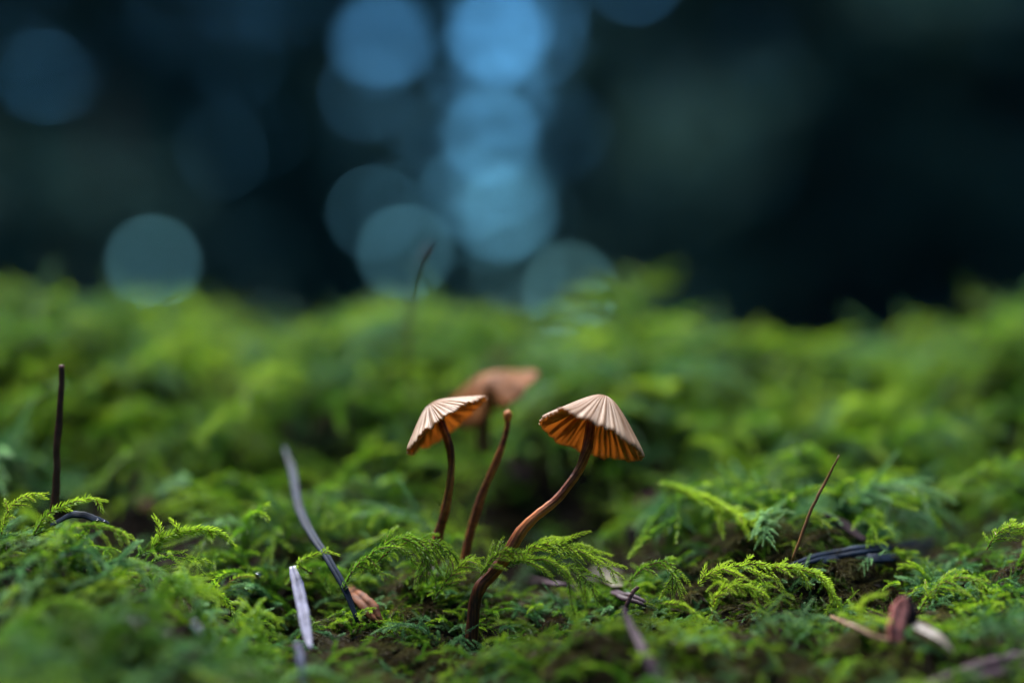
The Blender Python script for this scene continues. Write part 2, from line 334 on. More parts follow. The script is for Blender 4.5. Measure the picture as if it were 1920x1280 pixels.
def scatter(name, x, y, pick, scale, azim, tilt, sink=0.0012):
    """moss carpet: one mesh of points, a shoot at each by geometry nodes"""
    z = soil(x, y) - sink; nr = normal(x, y); N = len(x)
    up = nrm(nr * tilt + np.array([0, 0, 1.0]))
    ax = np.stack([np.cos(azim), np.sin(azim), np.zeros(N)], -1); ax = nrm(ax - up * np.sum(ax * up, -1, keepdims=True)); ay = np.cross(up, ax)
    eul = np.zeros((N, 3), np.float32)
    for k in range(N): eul[k] = Matrix((ax[k], ay[k], up[k])).transposed().to_euler()
    me = bpy.data.meshes.new(name); me.vertices.add(N); me.vertices.foreach_set('co', np.stack([x, y, z], -1).astype(np.float32).ravel())
    a = me.attributes.new('rot', 'FLOAT_VECTOR', 'POINT'); a.data.foreach_set('vector', eul.ravel())
    a = me.attributes.new('size', 'FLOAT', 'POINT'); a.data.foreach_set('value', scale.astype(np.float32))
    a = me.attributes.new('pick', 'INT', 'POINT'); a.data.foreach_set('value', pick.astype(np.int32))
    o = obj(name, me); o['kind'] = 'stuff'
    ng = bpy.data.node_groups.new('moss_shoots', 'GeometryNodeTree')
    ng.interface.new_socket('Geometry', in_out='INPUT', socket_type='NodeSocketGeometry'); ng.interface.new_socket('Geometry', in_out='OUTPUT', socket_type='NodeSocketGeometry')
    A = ng.nodes.new; gi = A('NodeGroupInput'); go = A('NodeGroupOutput'); jn = A('GeometryNodeJoinGeometry'); ip = A('GeometryNodeInstanceOnPoints')
    for v in reversed(variants):
        oi = A('GeometryNodeObjectInfo'); oi.inputs['Object'].default_value = v; gt = A('GeometryNodeGeometryToInstance')
        ng.links.new(oi.outputs['Geometry'], gt.inputs[0]); ng.links.new(gt.outputs[0], jn.inputs[0])
    def attr(nm, ty):
        q = A('GeometryNodeInputNamedAttribute'); q.data_type = ty; q.inputs['Name'].default_value = nm; return q.outputs['Attribute']
    ng.links.new(gi.outputs[0], ip.inputs['Points']); ng.links.new(jn.outputs[0], ip.inputs['Instance'])
    ip.inputs['Pick Instance'].default_value = True; ng.links.new(attr('pick', 'INT'), ip.inputs['Instance Index'])
    er = A('FunctionNodeEulerToRotation'); ng.links.new(attr('rot', 'FLOAT_VECTOR'), er.inputs[0]); ng.links.new(er.outputs[0], ip.inputs['Rotation'])
    ng.links.new(attr('size', 'FLOAT'), ip.inputs['Scale']); ng.links.new(ip.outputs[0], go.inputs[0])
    md = o.modifiers.new('moss_shoots', 'NODES'); md.node_group = ng
    return o
rs = np.random.default_rng(21)
N = 10000
d = 0.085 + (0.300 - 0.085) * rs.random(N) ** 0.85
x = (rs.random(N) - 0.5) * 2 * (0.36 * d * 1.12 + 0.022); y = d + CAM[1]
keep = np.ones(N, bool)
bare = noise3(x * 150, y * 150, 31)                       # thin patches where dead moss and duff show
clump = 0.75 * noise3(x * 95, y * 75, 3) + 0.25 * noise3(x * 210, y * 160, 41)                    # cushions with hollows between them
keep &= ~(((d > 0.172) | (x < -0.022)) & (rs.random(N) > 0.06 + 0.94 * np.clip((clump - 0.36) / 0.2, 0, 1)))
keep &= ~((d > 0.194) & (rs.random(N) < 0.35)); keep &= ~((d < 0.152) & (rs.random(N) > 0.04 + 0.75 * np.clip((clump - 0.3) / 0.2, 0, 1)))
front = (d > 0.145) & (d < 0.182) & (x > -0.022)
keep &= ~((bare < 0.42) & front & (rs.random(N) < 0.85))
x, y, d, bare, clump = x[keep], y[keep], d[keep], bare[keep], clump[keep]; N = len(x); front = (d > 0.145) & (d < 0.182) & (x > -0.022)
pick = rs.integers(0, 13, N)
old = (rs.random(N) < 0.08) | (front & (bare < 0.55) & (rs.random(N) < 0.6))
pick[old] = 13 + rs.integers(0, 3, old.sum())
size = rs.uniform(0.62, 1.12, N) * np.where(front, 0.72, 1.0) * np.where(old, 0.8, 1.0) * np.where(d < 0.152, 1.15, 1.0) * np.where(d > 0.178, 0.70 + np.where(d > 0.196, 1.7, 0.8) * clump, 1.0)
tag_az = rs.random(N) * 2 * np.pi
n2 = 9500                                                 # short shoots and dead moss filling in between
d2 = 0.145 + (0.265 - 0.145) * rs.random(n2) ** 1.25; x2 = (rs.random(n2) - 0.5) * 2 * (0.36 * d2 * 1.12 + 0.01)
x2 = np.where((x2 < -0.022) & (rs.random(n2) < 0.5), x2 + 0.06, x2); fx = slice(0, 3300); d2[fx] = 0.148 + 0.036 * rs.random(3300); x2[fx] = -0.03 + 0.10 * rs.random(3300)      # thickest round the foot of the mushrooms
p2 = np.where(rs.random(n2) < np.where(noise3(x2 * 120, d2 * 120, 51) < 0.5, 0.80, 0.25), rs.integers(13, 16, n2), rs.integers(9, 13, n2))
x = np.concatenate([x, x2]); y = np.concatenate([y, d2 + CAM[1]]); pick = np.concatenate([pick, p2]); size = np.concatenate([size, rs.uniform(0.35, 0.75, n2)]); tag_az = rs.random(len(x)) * 2 * np.pi
scatter('moss_carpet', x, y, pick, size, tag_az, 0.9)
# crumbs of rotten wood, needle bits and dead moss leaves on the bare soil
nc = 9000; dc = 0.125 + 0.09 * rs.random(nc); xc = (rs.random(nc) - 0.5) * 2 * (0.36 * dc + 0.01); yc = dc + CAM[1]
ctr = np.stack([xc, yc, soil(xc, yc) + rs.uniform(0, 0.0006, nc)], -1); la = nrm(rs.normal(size=(nc, 3)) * [1, 1, 0.45]); lb = nrm(np.cross(la, rs.normal(size=(nc, 3)))); lc = np.cross(la, lb)
ln = rs.uniform(0.0002, 0.0013, (nc, 1)); wd = rs.uniform(0.00006, 0.00022, (nc, 1))
V = np.stack([ctr - la * ln, ctr + lb * wd, ctr - lb * wd * 0.6 + lc * wd, ctr - lb * wd * 0.5 - lc * wd, ctr + la * ln + lc * wd], 1).reshape(-1, 3); b = np.arange(nc)[:, None] * 5
F = np.concatenate([b + [q] for q in ([0, 1, 2], [0, 2, 3], [0, 3, 1], [4, 2, 1], [4, 3, 2], [4, 1, 3])])
M_CRUMB = moss_material('crumbs', [(0.0, (0.010, 0.006, 0.004)), (0.4, (0.045, 0.024, 0.012)), (0.75, (0.10, 0.060, 0.032)), (1.0, (0.20, 0.15, 0.10))], 0.3)
o = obj('duff_crumbs', mesh_np('duff_crumbs', V, F, M_CRUMB, np.repeat(rs.random(nc) ** 1.6, 5))); o['kind'] = 'stuff'
# ------------------------------------------------------------------ trees of the dark wood
GAPS = [  # pixel of a gap between the boughs, radius in pixels
 (705, 88, 37), (690, 100, 9), (938, 62, 37), (870, 40, 13), (1020, 60, 13), (1012, 8, 11), (862, 104, 9), (1036, 132, 9), (965, 22, 26), (890, -20, 24), (990, 100, 18), (925, 130, 13), (918, 258, 31), (930, 190, 22), (1000, 180, 12), (960, 388, 23), (955, 330, 12),
 (766, 487, 27), (312, 498, 22), (1075, 535, 28), (965, 500, 20), (1212, -35, 24), (1262, 172, 13.5), (1180, 205, 13), (1140, 120, 10), (1095, 180, 9),
 (1408, 330, 11), (305, 215, 13), (125, 300, 11), (1490, 25, 10), (840, 400, 8), (660, 330, 9), (610, 300, 8), (700, 400, 8), (1075, 330, 9), (460, 480, 9), (470, 90, 6), (1800, 180, 5), (360, 140, 6), (1330, 520, 5), (560, 400, 7)]
_g = np.random.default_rng(77)
GAPS = [(a + _g.normal(0, 9), b + _g.normal(0, 9), c * q) for a, b, c in GAPS for q in (0.40, 0.28, 0.20)]
GAPS += [(_g.normal(900, 170), _g.uniform(-20, 480), _g.uniform(2.5, 5.5)) for _ in range(40)] + [(_g.normal(940, 45), _g.uniform(-30, 530), _g.uniform(3, 7)) for _ in range(26)] + [(_g.normal(720, 150), _g.uniform(60, 470), _g.uniform(3.5, 6)) for _ in range(26)] + [(_g.uniform(260, 1500), _g.uniform(-20, 480), _g.uniform(1.5, 3.5)) for _ in range(24)]
def tree(xb, yb, h, rad, seed, fine, label, dens=820, fol=None):
    rng = np.random.default_rng(seed)
    root = thing('fir_tree', label, 'tree', (xb, yb, -0.25), 'trees of the dark wood')
    n = 16; q = np.linspace(0, 1, n); wob = np.cumsum(rng.normal(0, 0.012, (n, 2)), 0); wob -= wob[0]
    tp = np.stack([wob[:, 0], wob[:, 1], q * h], -1)
    r0 = 0.035 + 0.012 * h
    v, f = tube(tp, r0 * (1 - 0.9 * q) * np.where(q < 0.04, 1.35, 1), 10, wob=0.05)
    obj('trunk', mesh_np('trunk', v, f, M_BARK, smooth=True), root)
    BV, BF, LV = [], [], []; nv = 0
    base = np.array([xb, yb, -0.25])
    nb = int(h * 26)
    for k in range(nb):
        z = h * (0.015 + 0.97 * ((k + rng.random()) / nb) ** 1.05); az = k * 2.4 + rng.normal(0, 0.3)
        ln = rad * (1 - z / h) ** 0.75 * rng.uniform(0.75, 1.15) + 0.12
        dr = np.array([math.cos(az), math.sin(az), 0]); s = np.linspace(0, 1, 7)[:, None]
        bp = np.array([np.interp(z, tp[:, 2], tp[:, 0]), np.interp(z, tp[:, 2], tp[:, 1]), z]) + dr * ln * s + np.array([0, 0, 1]) * ln * (0.10 * s - 0.42 * s ** 2)
        v, ff = tube(bp, 0.012 * (1 - 0.8 * s[:, 0]) * (1 - 0.6 * z / h), 4, cap=False)
        BV.append(v); BF.append(ff[0] + nv); nv += len(v)
        # flat sprays of twigs hung with needles along the bough
        low = fine and z < 1.75
        m = int(ln * (dens if low else 60)); sz = 0.046 if low else 0.13
        t = rng.random(m) ** 0.7; c = np.stack([np.interp(t, s[:, 0], bp[:, j]) for j in range(3)], -1)
        side = np.array([-dr[1], dr[0], 0]); wd = ln * 0.36 * (1.1 - 0.75 * t)
        c = c + side * (rng.uniform(-1, 1, m) * wd)[:, None] + np.array([0, 0, 1]) * (-np.abs(rng.normal(0, 0.10, m)))[:, None]
        a = nrm(dr * 0.6 + side * rng.normal(0, 0.7, (m, 1)) + rng.normal(0, 0.35, (m, 3)) + [0, 0, -0.35]); b = nrm(np.cross(a, rng.normal(size=(m, 3))))
        l = sz * rng.uniform(0.7, 1.4, m)[:, None]
        LV.append(np.stack([c, c + a * l * 0.5 + b * l * 0.30, c + a * l, c + a * l * 0.45 - b * l * 0.30], 1))
    obj('limbs', mesh_np('limbs', np.vstack(BV), np.vstack(BF), M_BARK), root)
    LV = np.concatenate(LV)
    if fine:                                                  # gaps through which the sky shows
        w_ = LV + base; dd = np.maximum(w_[..., 1] - CAM[1], 0.05)
        ctr = w_.mean(1, keepdims=True); pts = np.concatenate([w_, ctr], 1); dd = np.maximum(pts[..., 1] - CAM[1], 0.05)
        u = 960 + pts[..., 0] / dd * FPX; vv = 640 - (pts[..., 2] - CAM[2]) / dd * FPX
        hit = np.zeros(len(LV), bool)
        for gu, gv, gr in GAPS: hit |= (np.hypot(u - gu, vv - gv) < gr).any(1)
        LV = LV[~hit]
    # the glade: an opening shaped into the crowns to let light reach the moss
    w_ = LV.mean(1) + base; L3 = np.array(sdir); rel = w_ - np.array([0, 0.05, 0.0]); cosang = (rel @ nrm(np.array([L3[0] * 0.7, L3[1] * 0.7, L3[2]]))) / np.linalg.norm(rel, axis=1)
    LV = LV[cosang < math.cos(math.radians(45))]
    k = len(LV); b = np.arange(k)[:, None] * 4
    obj('crown', mesh_np('crown', LV.reshape(-1, 3), np.concatenate([b + [[0, 1, 2]], b + [[0, 2, 3]]]), fol or M_FOL), root)
LAB = 'dark blurred fir tree in the shadowed wood behind the mossy bank'
sd = 100
for xb, yb, h, rad, dn in [(-2.0, 4.3, 5.2, 1.15, 640), (-1.14, 3.6, 4.8, 1.05, 600), (-0.59, 4.2, 5.4, 1.10, 410), (0.82, 3.7, 5.0, 1.10, 640), (1.35, 4.25, 5.3, 1.15, 760), (2.15, 3.7, 5.0, 1.15, 760), (0.30, 4.75, 5.6, 1.1, 410)]:
    dead = xb == 1.35; tree(xb, yb, h, rad, sd, True, 'blurred fir tree with dead purplish-brown needles in the shadowed wood' if dead else LAB, dn, M_FOLB if dead else None); sd += 1
for k, az in enumerate(np.radians([52, 82, 112, 142, 172, 202, 232, 262, 292, 318])):   # unseen trees of the wood, added round the glade to block side light
    rr = 3.3 + 0.5 * math.sin(k * 2.1)
    tree(rr * math.sin(az), rr * math.cos(az), 5.0 + 0.5 * math.cos(k * 1.7), 1.35, sd, False, 'unseen fir tree of the wood added round the glade to block light'); sd += 1

# ------------------------------------------------------------------ mushrooms
def basis(axis, right):
    a = nrm(np.asarray(axis, float)); r = np.asarray(right, float); r = nrm(r - a * (r @ a)); f = np.cross(a, r)
    return np.stack([r, f, a], 1)             # columns: right, far, axis
def cap_and_gills(root, ctr, Bm, R, H, n_pl, seed, rim, notch=None, n_gill=34, mat=M_CAP, gill_mat=M_GILL, round_=0.33):
    """pleated conical cap with its rim round ctr; each gill a sub-part"""
    rng = np.random.default_rng(seed); loc = np.array(root.location)
    NT, NR = 420, 22
    th = np.linspace(0, 2 * np.pi, NT, endpoint=False); ph = rng.normal(0, 0.5, 8)
    warp = th + 0.10 * np.sin(3 * th + ph[0]) + 0.06 * np.sin(5 * th + ph[1])
    ctrl = np.cumsum(rng.uniform(0.35, 1.65, n_pl)); ctrl = np.concatenate([[0], ctrl]) / ctrl[-1] * 2 * np.pi      # pleats of uneven width
    pw = np.interp(th, ctrl, np.arange(n_pl + 1)); hgt = np.repeat(rng.uniform(0.45, 1.0, n_pl), 1); kk = np.floor(pw).astype(int) % n_pl
    pl = (np.sin(np.pi * (pw % 1)) ** 0.6) * hgt[kk] + 0.10 * rng.normal(size=NT)
    rimr = 1 + 0.03 * np.sin(2 * th + ph[2]) + 0.02 * np.sin(5 * th + ph[3]) + 0.055 * (pl - 0.5) + 0.035 * np.convolve(np.tile(rng.normal(size=NT), 3), np.ones(5) / 5, 'same')[NT:2 * NT] - 0.06 * (rng.random(NT) < 0.02)
    lift = np.interp(th, np.linspace(0, 2 * np.pi, len(rim) + 1), list(rim) + [rim[0]])
    if notch is not None:
        dth = (th - notch[0] + np.pi) % (2 * np.pi) - np.pi; rimr *= 1 - notch[2] * np.exp(-(dth / notch[1]) ** 2)
    wavy = np.convolve(np.tile(rng.normal(size=NT), 3), np.ones(9) / 9, 'same')[NT:2 * NT] + 0.5 * np.convolve(np.tile(rng.normal(size=NT), 3), np.ones(31) / 11, 'same')[NT:2 * NT]
    def prof(t): return 1 - (np.sqrt(t * t + round_ ** 2) - round_) / (math.sqrt(1 + round_ ** 2) - round_)
    def surf(t, off):
        rr = R * t * (1 + (rimr - 1) * t ** 2)
        z = H * prof(t) + R * 0.042 * (pl - 0.5) * min(1, t * 1.6) * (1.0 if off == 0 else 0.6) + lift * R * t ** 3 + R * 0.045 * wavy * t ** 7 - R * 0.05 * max(0, t - 0.93) / 0.07 * 0.4 - off
        return np.stack([rr * np.cos(th), rr * np.sin(th), z], -1)
    ts = np.linspace(0.012, 1, NR) ** 0.9
    th_c = R * 0.032
    O = np.stack([surf(t, 0) for t in ts]); I = np.stack([surf(t * 0.992, th_c) for t in ts])
    V = np.vstack([O.reshape(-1, 3), I.reshape(-1, 3)]); tint = np.concatenate([(np.tile(pl, NR).reshape(NR, NT) * 0.5 + 0.20 * ts[:, None] - 0.05).ravel(), np.full(NR * NT, 0.45)])
    i = np.arange(NR - 1)[:, None] * NT; j = np.arange(NT)[None]; j2 = (j + 1) % NT; K = NR * NT
    q1 = np.stack([i + j, i + NT + j, i + NT + j2, i + j2], -1).reshape(-1, 4); q2 = q1[:, ::-1] + K
    e = (NR - 1) * NT; q3 = np.stack([e + j[0], e + K + j[0], e + K + j2[0], e + j2[0]], -1)
    q4 = np.arange(NT)[None]
    W = V @ Bm.T + ctr - loc
    apex = np.array([[0, 0, H + R * 0.004], [0, 0, H - th_c]]) @ Bm.T + ctr - loc
    W = np.vstack([W, apex]); tint = np.concatenate([tint, [0.5, 0.5]]); a0 = 2 * K
    fan = np.stack([j[0], j2[0], np.full(NT, a0)], -1); fan2 = np.stack([K + j2[0], K + j[0], np.full(NT, a0 + 1)], -1)
    co = obj('cap', mesh_np('cap', W, [np.vstack([q1, q2, q3]), np.vstack([fan, fan2])], mat, tint, True), root)
    for k in range(n_gill):
        a = 2 * np.pi * (k + rng.uniform(-0.42, 0.42)) / n_gill; jx = int(round(a / (2 * np.pi) * NT)) % NT
        t = np.linspace(0.13 if k % 2 == 0 else 0.45, 0.975, 9)
        top = np.stack([surf(tt * 0.99, th_c * 0.6)[jx] for tt in t])
        dep = R * 0.17 * np.sin(np.pi * np.clip((t - 0.05) / 1.0, 0, 1)) ** 0.8 * rng.uniform(0.6, 1.25) * (1 if k % 2 == 0 else 0.7)
        bot = top.copy(); bot[:, 2] -= dep; sid = np.array([-math.sin(a), math.cos(a), 0]); wv = (0.10 * R * 0.2 * np.sin(t * 9 + rng.uniform(0, 6)))[:, None] * sid
        hw = R * 0.012; bot = bot + wv
        V = np.vstack([top - sid * hw, top + sid * hw, bot + sid * hw * 0.5, bot - sid * hw * 0.5]); n = 9; ii = np.arange(n - 1)
        Fq = np.vstack([np.stack([r0 * n + ii, r0 * n + ii + 1, r1 * n + ii + 1, r1 * n + ii], -1) for r0, r1 in ((0, 1), (1, 2), (2, 3), (3, 0))])
        obj('gill', mesh_np('gill', V @ Bm.T + ctr - loc, Fq, gill_mat), co)
    return co
def stem_part(root, pts, widths, mat, name='stem', n=60):
    loc = np.array(root.location); p = catmull(pts, n); dd = np.linalg.norm(pts[len(pts) // 2] - CAM)
    r = np.interp(np.linspace(0, 1, n), np.linspace(0, 1, len(widths)), widths) / 2 / FPX * dd
    p = p + np.cumsum(R_.normal(0, 0.000010, p.shape), 0) * np.linspace(1, 0, n)[:, None]
    v, f = tube(p - loc, r * (1 + R_.normal(0, 0.012, n) + np.convolve(R_.normal(0, 0.16, n + 6), np.ones(7) / 7, 'valid')), 28, wob=0.02)
    f_ = np.linspace(0, 1, n)[:, None]; st = R_.normal(0, 0.13, (1, 28)) + R_.normal(0, 0.06, (n, 28)) + np.convolve(R_.normal(0, 0.30, n + 6), np.ones(7) / 7, 'valid')[:, None]; ti = 0.40 - 0.16 * np.clip((f_ - 0.6) / 0.4, 0, 1) + st
    return obj(name, mesh_np(name, v, f, mat, np.concatenate([ti.ravel(), [0.2, 0.2]]), smooth=True), root), p
# the upright one with the pleated cap
bp = P(884, 1205, 168)
m1 = thing('mushroom', 'small brown mushroom with wide cone cap and long S-bent stem rooted in dark moss', 'mushroom', bp, 'mushrooms on the bank')
B1 = basis((0.300, 0.272, 0.914), (0.952, 0.0, -0.307))
S1 = [(1112, 772, 168.8), (1106, 805, 168.4), (1100, 842, 168), (1086, 880, 168), (1062, 915, 168), (1040, 940, 168), (1003, 970, 168), (975, 1000, 168), (950, 1042, 168), (926, 1072, 168), (900, 1102, 168), (889, 1140, 168), (884, 1205, 168)]
stem_part(m1, [P(*p) for p in S1], [18, 19, 19, 17, 17, 18, 20, 22, 22, 21, 24, 22, 22], M_STEM)
cap_and_gills(m1, P(1109, 823, 168), B1, 101 / FPX * 0.168, 88 / FPX * 0.168, 52, 3, [0.0, 0.0, -0.02, -0.03, 0.05, 0.16, 0.10, -0.03], n_gill=44)
# the tilted one behind it
m2 = thing('mushroom', 'small tan mushroom with thin cap tilted steeply to one side on short stem', 'mushroom', P(816, 1030, 174), 'mushrooms on the bank')
B2 = basis((-0.60, 0.16, 0.785), (0.794, 0.0, 0.608))
S2 = [(822, 778, 173.5), (830, 798, 173), (842, 835, 173), (846, 870, 173), (843, 910, 173), (835, 955, 173.5), (824, 995, 174), (816, 1030, 174)]
stem_part(m2, [P(*p) for p in S2], [15, 15, 15, 14, 16, 17, 19, 20], M_STEM)
cap_and_gills(m2, P(836, 797, 173), B2, 90 / FPX * 0.173, 50 / FPX * 0.173, 46, 8, [0.0, 0.02, 0.0, 0.03, 0.0, 0.0, 0.05, 0.0], round_=0.30)
# bare stem that lost its cap
m3 = thing('mushroom', 'thin reddish mushroom stem without cap, orange knob on its tip', 'mushroom stem', P(870, 1060, 175), 'mushrooms on the bank')
S3 = [(952, 786, 175), (948, 812, 175), (938, 845, 175), (925, 875, 175), (904, 925, 175), (888, 975, 175), (878, 1015, 175), (870, 1060, 175)]
_, p3 = stem_part(m3, [P(*p) for p in S3], [10, 11, 12, 14, 14, 16, 17, 18], M_STEM)
tp = catmull([P(951, 790, 175), P(952, 778, 175), P(953, 769, 175)], 8)
v, f = tube(tp - np.array(m3.location), np.array([5.5, 6.5, 7.5, 8.2, 8.2, 7.6, 6, 3]) / FPX * 0.175, 14, wob=0.04)
obj('tip', mesh_np('tip', v, f, M_TIP, smooth=True), m3)
# withered blurred one
m4 = thing('mushroom', 'out-of-focus withered orange-brown mushroom with split drooping cap behind the others', 'mushroom', P(906, 845, 197), 'mushrooms on the bank')
stem_part(m4, [P(*p) for p in [(918, 722, 198), (912, 750, 197), (906, 790, 197), (906, 845, 197)]], [30, 28, 28, 30], M_TAN)
B4 = basis((-0.27, -0.24, 0.93), (0.96, 0.10, 0.27))
cap_and_gills(m4, P(926, 742, 197), B4, 90 / FPX * 0.197, 44 / FPX * 0.197, 18, 12, [0.22, 0.1, 0.0, 0.1, -0.12, -0.28, -0.05, 0.2], notch=(math.radians(258), 0.16, 0.75), n_gill=24, round_=0.6, mat=M_CAP4)

# ------------------------------------------------------------------ litter
def ground_depth(u, v, h):
    """distance at which the line of sight through u,v meets the bank, h metres above its soil"""
    dd = np.arange(138.0, 262.0, 0.5); q = np.stack([P(u, v, a) for a in dd])
    below = np.nonzero(q[:, 2] < soil(q[:, 0], q[:, 1]) + h)[0]
    return dd[below[0]] if len(below) else None
def blade(name, pts, widths, mat, label, cat, group=None, snap=None, h=0.0030, thick=0.28, groove=0.0, ref=(0.0, -0.8, 0.6), twist=0.0):
    """a conifer needle or scale: flattened, tapering, with a groove along the middle"""
    if snap == 'lie':                      # lies on the moss along its whole length
        for a in range(len(pts)):
            g_ = ground_depth(pts[a][0], pts[a][1], h); pts[a] = (pts[a][0], pts[a][1], g_ if g_ else pts[a][2])
    elif snap == 'foot':                   # stands in the moss with its last point
        g_ = ground_depth(pts[-1][0], pts[-1][1], h); k_ = (g_ - pts[-1][2]) if g_ else 0; pts = [(a, b, c + k_) for a, b, c in pts]
    pts = [P(*p) for p in pts]; n = 26; p = catmull(pts, n); dd = np.linalg.norm(pts[len(pts) // 2] - CAM)
    wv = np.interp(np.linspace(0, 1, n), np.linspace(0, 1, len(widths)), widths) / 2 / FPX * dd
    q_ = np.random.default_rng(len(label) * 7 + int(pts[0][0] * 1e6) % 97)
    wv = wv * (1 + np.convolve(q_.normal(0, 0.09, n + 4), np.ones(5) / 5, 'valid')); p = p + np.cumsum(q_.normal(0, 0.00003, p.shape), 0)
    base = p[-1]
    T = nrm(np.gradient(p, axis=0)); toC = nrm(CAM - p); rf = nrm(np.asarray(ref, float))
    S = nrm(np.cross(T, np.broadcast_to(rf, T.shape))); U = np.cross(S, T)
    if twist:
        a = np.linspace(0, twist, n)[:, None]; S, U = S * np.cos(a) + U * np.sin(a), U * np.cos(a) - S * np.sin(a)
    prof = np.array([(-1, 0), (-0.8, 0.75), (-0.45, 1.0), (-0.12, 0.85), (0, 1 - groove * 1.8), (0.12, 0.85), (0.45, 1.0), (0.8, 0.75), (1, 0), (0.6, -0.8), (0, -1), (-0.6, -0.8)])
    prof = np.broadcast_to(prof, (n, *prof.shape)) * (1 + q_.normal(0, 0.03, (n, len(prof), 1)))
    V = p[:, None] + wv[:, None, None] * (prof[..., :1] * S[:, None] + thick * prof[..., 1:] * U[:, None])
    k = prof.shape[1]; V = V.reshape(-1, 3) - base
    i = np.arange(n - 1)[:, None] * k; j = np.arange(k)[None]; j2 = (j + 1) % k
    F = np.stack([i + j, i + j2, i + k + j2, i + k + j], -1).reshape(-1, 4)
    V = np.vstack([V, p[0] - base, p[-1] - base]); jj = np.arange(k); jn = (jj + 1) % k
    F3 = np.vstack([np.stack([jn, jj, np.full(k, n * k)], -1), np.stack([(n - 1) * k + jj, (n - 1) * k + jn, np.full(k, n * k + 1)], -1)])
    o = obj(name, mesh_np(name, V, [F, F3], mat, smooth=True)); o.location = base
    return tag(o, label, cat, group)
G = 'fallen needles and scales in the moss'
blade('stalk', [(116, 684, 173), (114, 740, 173), (109, 820, 173), (108, 900, 173), (104, 960, 173)], [10, 12, 13, 14, 15], M_DARKW, 'dark brown upright broken stalk standing alone in the moss', 'stalk', thick=0.9)
blade('fir_needle', [(533, 838, 192), (548, 880, 187), (560, 950, 180), (582, 1000, 175), (612, 1045, 171), (645, 1105, 168), (668, 1165, 166)], [6, 17, 17, 15, 14, 12, 8], M_NEEDB, 'long curved blue-grey needle sticking up out of the moss, its foot black', 'needle', G, groove=0.3)
blade('fir_needle', [(549, 1062, 168), (558, 1100, 166), (569, 1150, 163), (578, 1192, 160.5), (584, 1215, 159)], [14, 25, 24, 17, 6], M_NEEDL, 'pale lavender needle with dark groove down its middle', 'needle', G, groove=0.62, snap='foot')
blade('fir_needle', [(556, 1205, 154), (566, 1235, 153), (572, 1290, 152)], [8, 14, 10], M_NEEDL, 'small blurred pinkish needle tip below the pale grooved needle', 'needle', G)
blade('bud_scale', [(655, 1098, 166), (672, 1118, 165.5), (692, 1140, 165), (712, 1166, 164.5)], [10, 30, 34, 12], M_ORANGE, 'rusty orange bud scale at the foot of the blue-grey needle', 'bud scale', G, groove=0.5, snap='lie')
blade('fir_needle', [(1150, 1108, 167), (1178, 1118, 166.5), (1215, 1134, 166)], [14, 22, 12], M_NEEDP, 'short glossy violet needle fragment lying across the moss', 'needle', G, groove=0.4, snap='lie')
blade('fir_needle', [(1168, 1138, 165), (1185, 1175, 163), (1206, 1220, 160), (1224, 1262, 158), (1236, 1300, 157)], [6, 17, 22, 24, 22], M_NEEDP, 'long purple-brown needle pointing up towards the violet fragment', 'needle', G, groove=0.35, snap='foot')
blade('twig', [(1196, 1100, 166.6), (1180, 1122, 165.7), (1172, 1150, 165)], [7, 8, 6], M_DARKW, 'tiny black twig crossing the violet needle fragment', 'twig', G, thick=0.9)
blade('leaf_tip', [(1305, 1256, 160), (1292, 1272, 156), (1270, 1300, 151)], [8, 44, 60], M_PALE, 'cream coloured leaf tip with reddish rib poking up from the moss', 'leaf', G, groove=0.5, snap='foot')
blade('seta', [(1573, 853, 171), (1552, 895, 171), (1530, 940, 170.5), (1506, 995, 170), (1486, 1050, 169.5)], [2.5, 5, 5.5, 6, 6], M_SETA, 'hair-thin leaning brown moss stalk above the dark needles', 'moss stalk', thick=0.9)
blade('fir_needle', [(1468, 1072, 171), (1500, 1056, 173), (1560, 1040, 175), (1640, 1028, 177), (1756, 1016, 180)], [8, 14, 20, 20, 12], M_NEEDB, 'dark blue-black needle lying flat, tip towards the thin brown stalk', 'needle', G, groove=0.4, snap='lie')
blade('fir_needle', [(1540, 1052, 175.5), (1600, 1044, 176.5), (1660, 1044, 177.5), (1740, 1030, 179)], [8, 20, 20, 10], M_NEEDB, 'second dark needle lying half under the blue-black one', 'needle', G, snap='lie')
blade('bud_scale', [(1693, 1118, 164), (1687, 1140, 163.6), (1680, 1170, 163), (1676, 1200, 162.5)], [12, 30, 36, 28], M_RED, 'upright reddish pink striped bud scale with pointed top', 'bud scale', G, groove=0.5, snap='foot')
blade('bud_scale', [(1698, 1122, 164.4), (1706, 1145, 164.2), (1706, 1175, 164)], [10, 24, 18], M_LEAF, 'greyish violet scale folded against the red bud scale', 'bud scale', G, snap='foot')
blade('bud_scale', [(1710, 1165, 164), (1735, 1182, 162.5), (1765, 1200, 161), (1786, 1222, 160)], [18, 28, 26, 10], M_PALE, 'pale translucent curled scale beside the red bud scale', 'bud scale', G, thick=0.2, twist=0.7, snap='lie')
blade('twig', [(1558, 1155, 163), (1590, 1170, 162.5), (1630, 1190, 162), (1680, 1205, 162)], [6, 9, 10, 8], M_TAN, 'tan twig lying in the moss and ending at the red bud scale', 'twig', G, thick=0.9, snap='lie')
blade('fir_needle', [(1960, 1238, 150), (1880, 1250, 147), (1800, 1272, 144), (1720, 1300, 141)], [44, 46, 40, 20], M_NEEDP, 'broad blurred purple needle lying along the near edge of the moss', 'needle', G, groove=0.3, snap='lie')
blade('fir_needle', [(95, 985, 170), (140, 965, 168.5), (180, 972, 167.5), (205, 982, 167)], [8, 14, 14, 6], M_NEEDB, 'glossy black needle arched in the moss under the water drops', 'needle', G)
